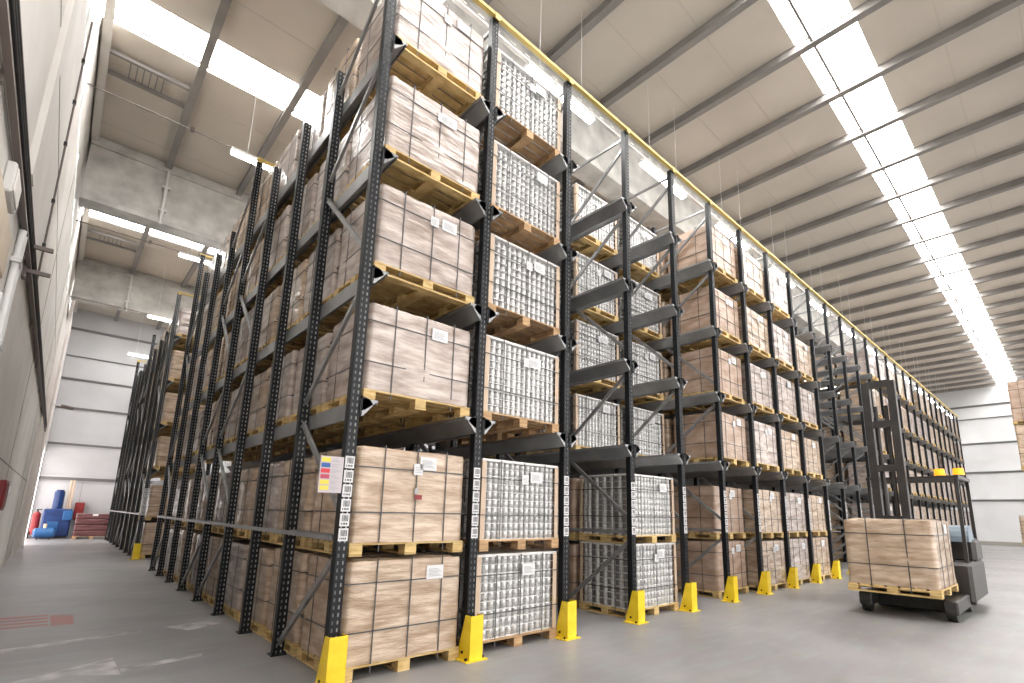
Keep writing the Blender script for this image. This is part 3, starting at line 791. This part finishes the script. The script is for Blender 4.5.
b = MB(); b.tube((-.2, 0, .26), (.34, 0, .26), .2, 20); b.tube((-.2, 0, .26), (-.27, 0, .26), .2, 20, 0, .12); b.tube((.34, 0, .26), (.41, 0, .26), .2, 20, 0, .12); b.build('vessel', M['bluelight'], t)
b = MB(); b.box(-.14, -.1, -.14, .14, 0, .1); b.box(.24, .28, -.14, .14, 0, .1); b.build('foot', M['black'], t)
b = MB(); b.tube((.07, 0, .45), (.07, 0, .62), .06, 10); b.build('valve', M['board'], t)
t = thing('fire_extinguisher', 'red wheeled fire extinguisher beside the blue machine', 'fire extinguisher', (-2.26, 25.65, 0))
b = MB(); b.tube((0, 0, .15), (0, 0, 1.0), .13, 16); b.tube((0, 0, 1.0), (0, 0, 1.1), .13, 16, 0, .04); b.build('bottle', M['red'], t)
b = MB(); b.tube((0, 0, 1.1), (0, 0, 1.2), .035, 8); b.box(-.02, .14, -.02, .02, 1.16, 1.2); b.build('valve', M['black'], t)
b = MB(); b.tube((-.17, .02, .15), (-.13, .02, .15), .15, 14); b.tube((.13, .02, .15), (.17, .02, .15), .15, 14); b.build('wheel', M['black'], t)
t = thing('control_cabinet', 'dark red control cabinet behind the blue machine', 'cabinet', (-.96, 26.04, .75))
MB().bbox(-.16, .16, -.2, .2, 0, .75, .02).build('cabinet', M['red'], t); MB().box(-.12, .12, -.215, -.2, .06, .68).build('front_panel', M['red'], t)
t = thing('wrapped_board_stack', 'maroon film wrapped stack of flat boards on a pallet at the end wall', 'pallet load', (-.45, 24.9, 0))
link('wooden_pallet', PAL[('b', 0)][3], t, (0, 0, 0), None, (1.0, .95, 1))
for k in range(4): MB().bbox(-.60, .60, -.46, .46, .118 + k * .235, .118 + k * .235 + .228, .03).build('board_bundle', M['maroon'], t)
MB().box(-.08, .10, -.468, -.461, .95, 1.03).build('paper_label', M['paper'], t)

# ------------------------------------------------------------------ opposite side of the aisle, just entering the picture
for q, x in enumerate((22.0, 23.45)): rack_frame(x, -5.9, [D[1]], 'black rack frame of the opposite rack, %s from the picture edge' % ORD[q], 'frames of the opposite rack')
for q, (z, nm) in enumerate(((.72, 'low'), (3.22, 'high'))):
    for sd, x in enumerate((22.051, 23.45 - .051)):
        tt = thing('support_rail', 'dark pallet rail of the opposite rack, %s one, %s side' % (nm, ('wall', 'corner')[1 - sd]), 'rail', (x, -5.9, z), 'rails of the opposite rack')
        link('channel', (RAIL, RAILM)[sd], tt, None, None, (1, .24, 1)); link('bracket', (BRK, BRKM)[sd], tt)
for n, (z, y, hs, kd, s_) in enumerate(((3.22, -3.70, 1.62, 'brown', 'lower one of the high stack'), (4.805, -3.70, 1.62, 'kraft', 'topmost of the high stack'), (.72, -3.44, .95, 'brown', 'low beneath the high stack'))):
    load(22.725, y, z, kd, 1, '%s on the opposite rack, %s' % (KN[kd], s_), 'loads on the opposite rack', 555 + n * 10, hscale=hs, note=False)

# ------------------------------------------------------------------ world, camera, view
w = bpy.data.worlds.new('world'); bpy.context.scene.world = w; w.use_nodes = True
bg = w.node_tree.nodes['Background']; bg.inputs[0].default_value = (1, .975, .95, 1); bg.inputs[1].default_value = 1.7

f, cx, cy = 503.483, 534.871, 412.680
pitch, roll, yaw = [math.radians(a) for a in (11.28269, 1.15233, 43.11330)]
fwd = Vector((math.sin(yaw) * math.cos(pitch), math.cos(yaw) * math.cos(pitch), math.sin(pitch)))
rgt = Vector((math.cos(yaw), -math.sin(yaw), 0)); up = rgt.cross(fwd)
r2 = rgt * math.cos(roll) + up * math.sin(roll); u2 = up * math.cos(roll) - rgt * math.sin(roll)
cam = bpy.data.cameras.new('camera'); co = bpy.data.objects.new('camera', cam); C.objects.link(co)
mw = Matrix((r2, u2, -fwd)).transposed().to_4x4(); mw.translation = (-1.85991, -4.37251, 1.43880); co.matrix_world = mw
cam.sensor_fit = 'HORIZONTAL'; cam.sensor_width = 36; cam.lens = f / 1024 * 36
cam.shift_x = -(cx - 512) / 1024; cam.shift_y = (cy - 341.5) / 1024; cam.clip_end = 200; cam.clip_start = .05
sc = bpy.context.scene; sc.camera = co
sc.view_settings.view_transform = 'Standard'; sc.view_settings.look = 'None'; sc.view_settings.gamma = 1; sc.view_settings.use_curve_mapping = False
sc.view_settings.exposure = 0.92
sc.cycles.max_bounces = 8; sc.cycles.diffuse_bounces = 4; sc.cycles.sample_clamp_indirect = 6
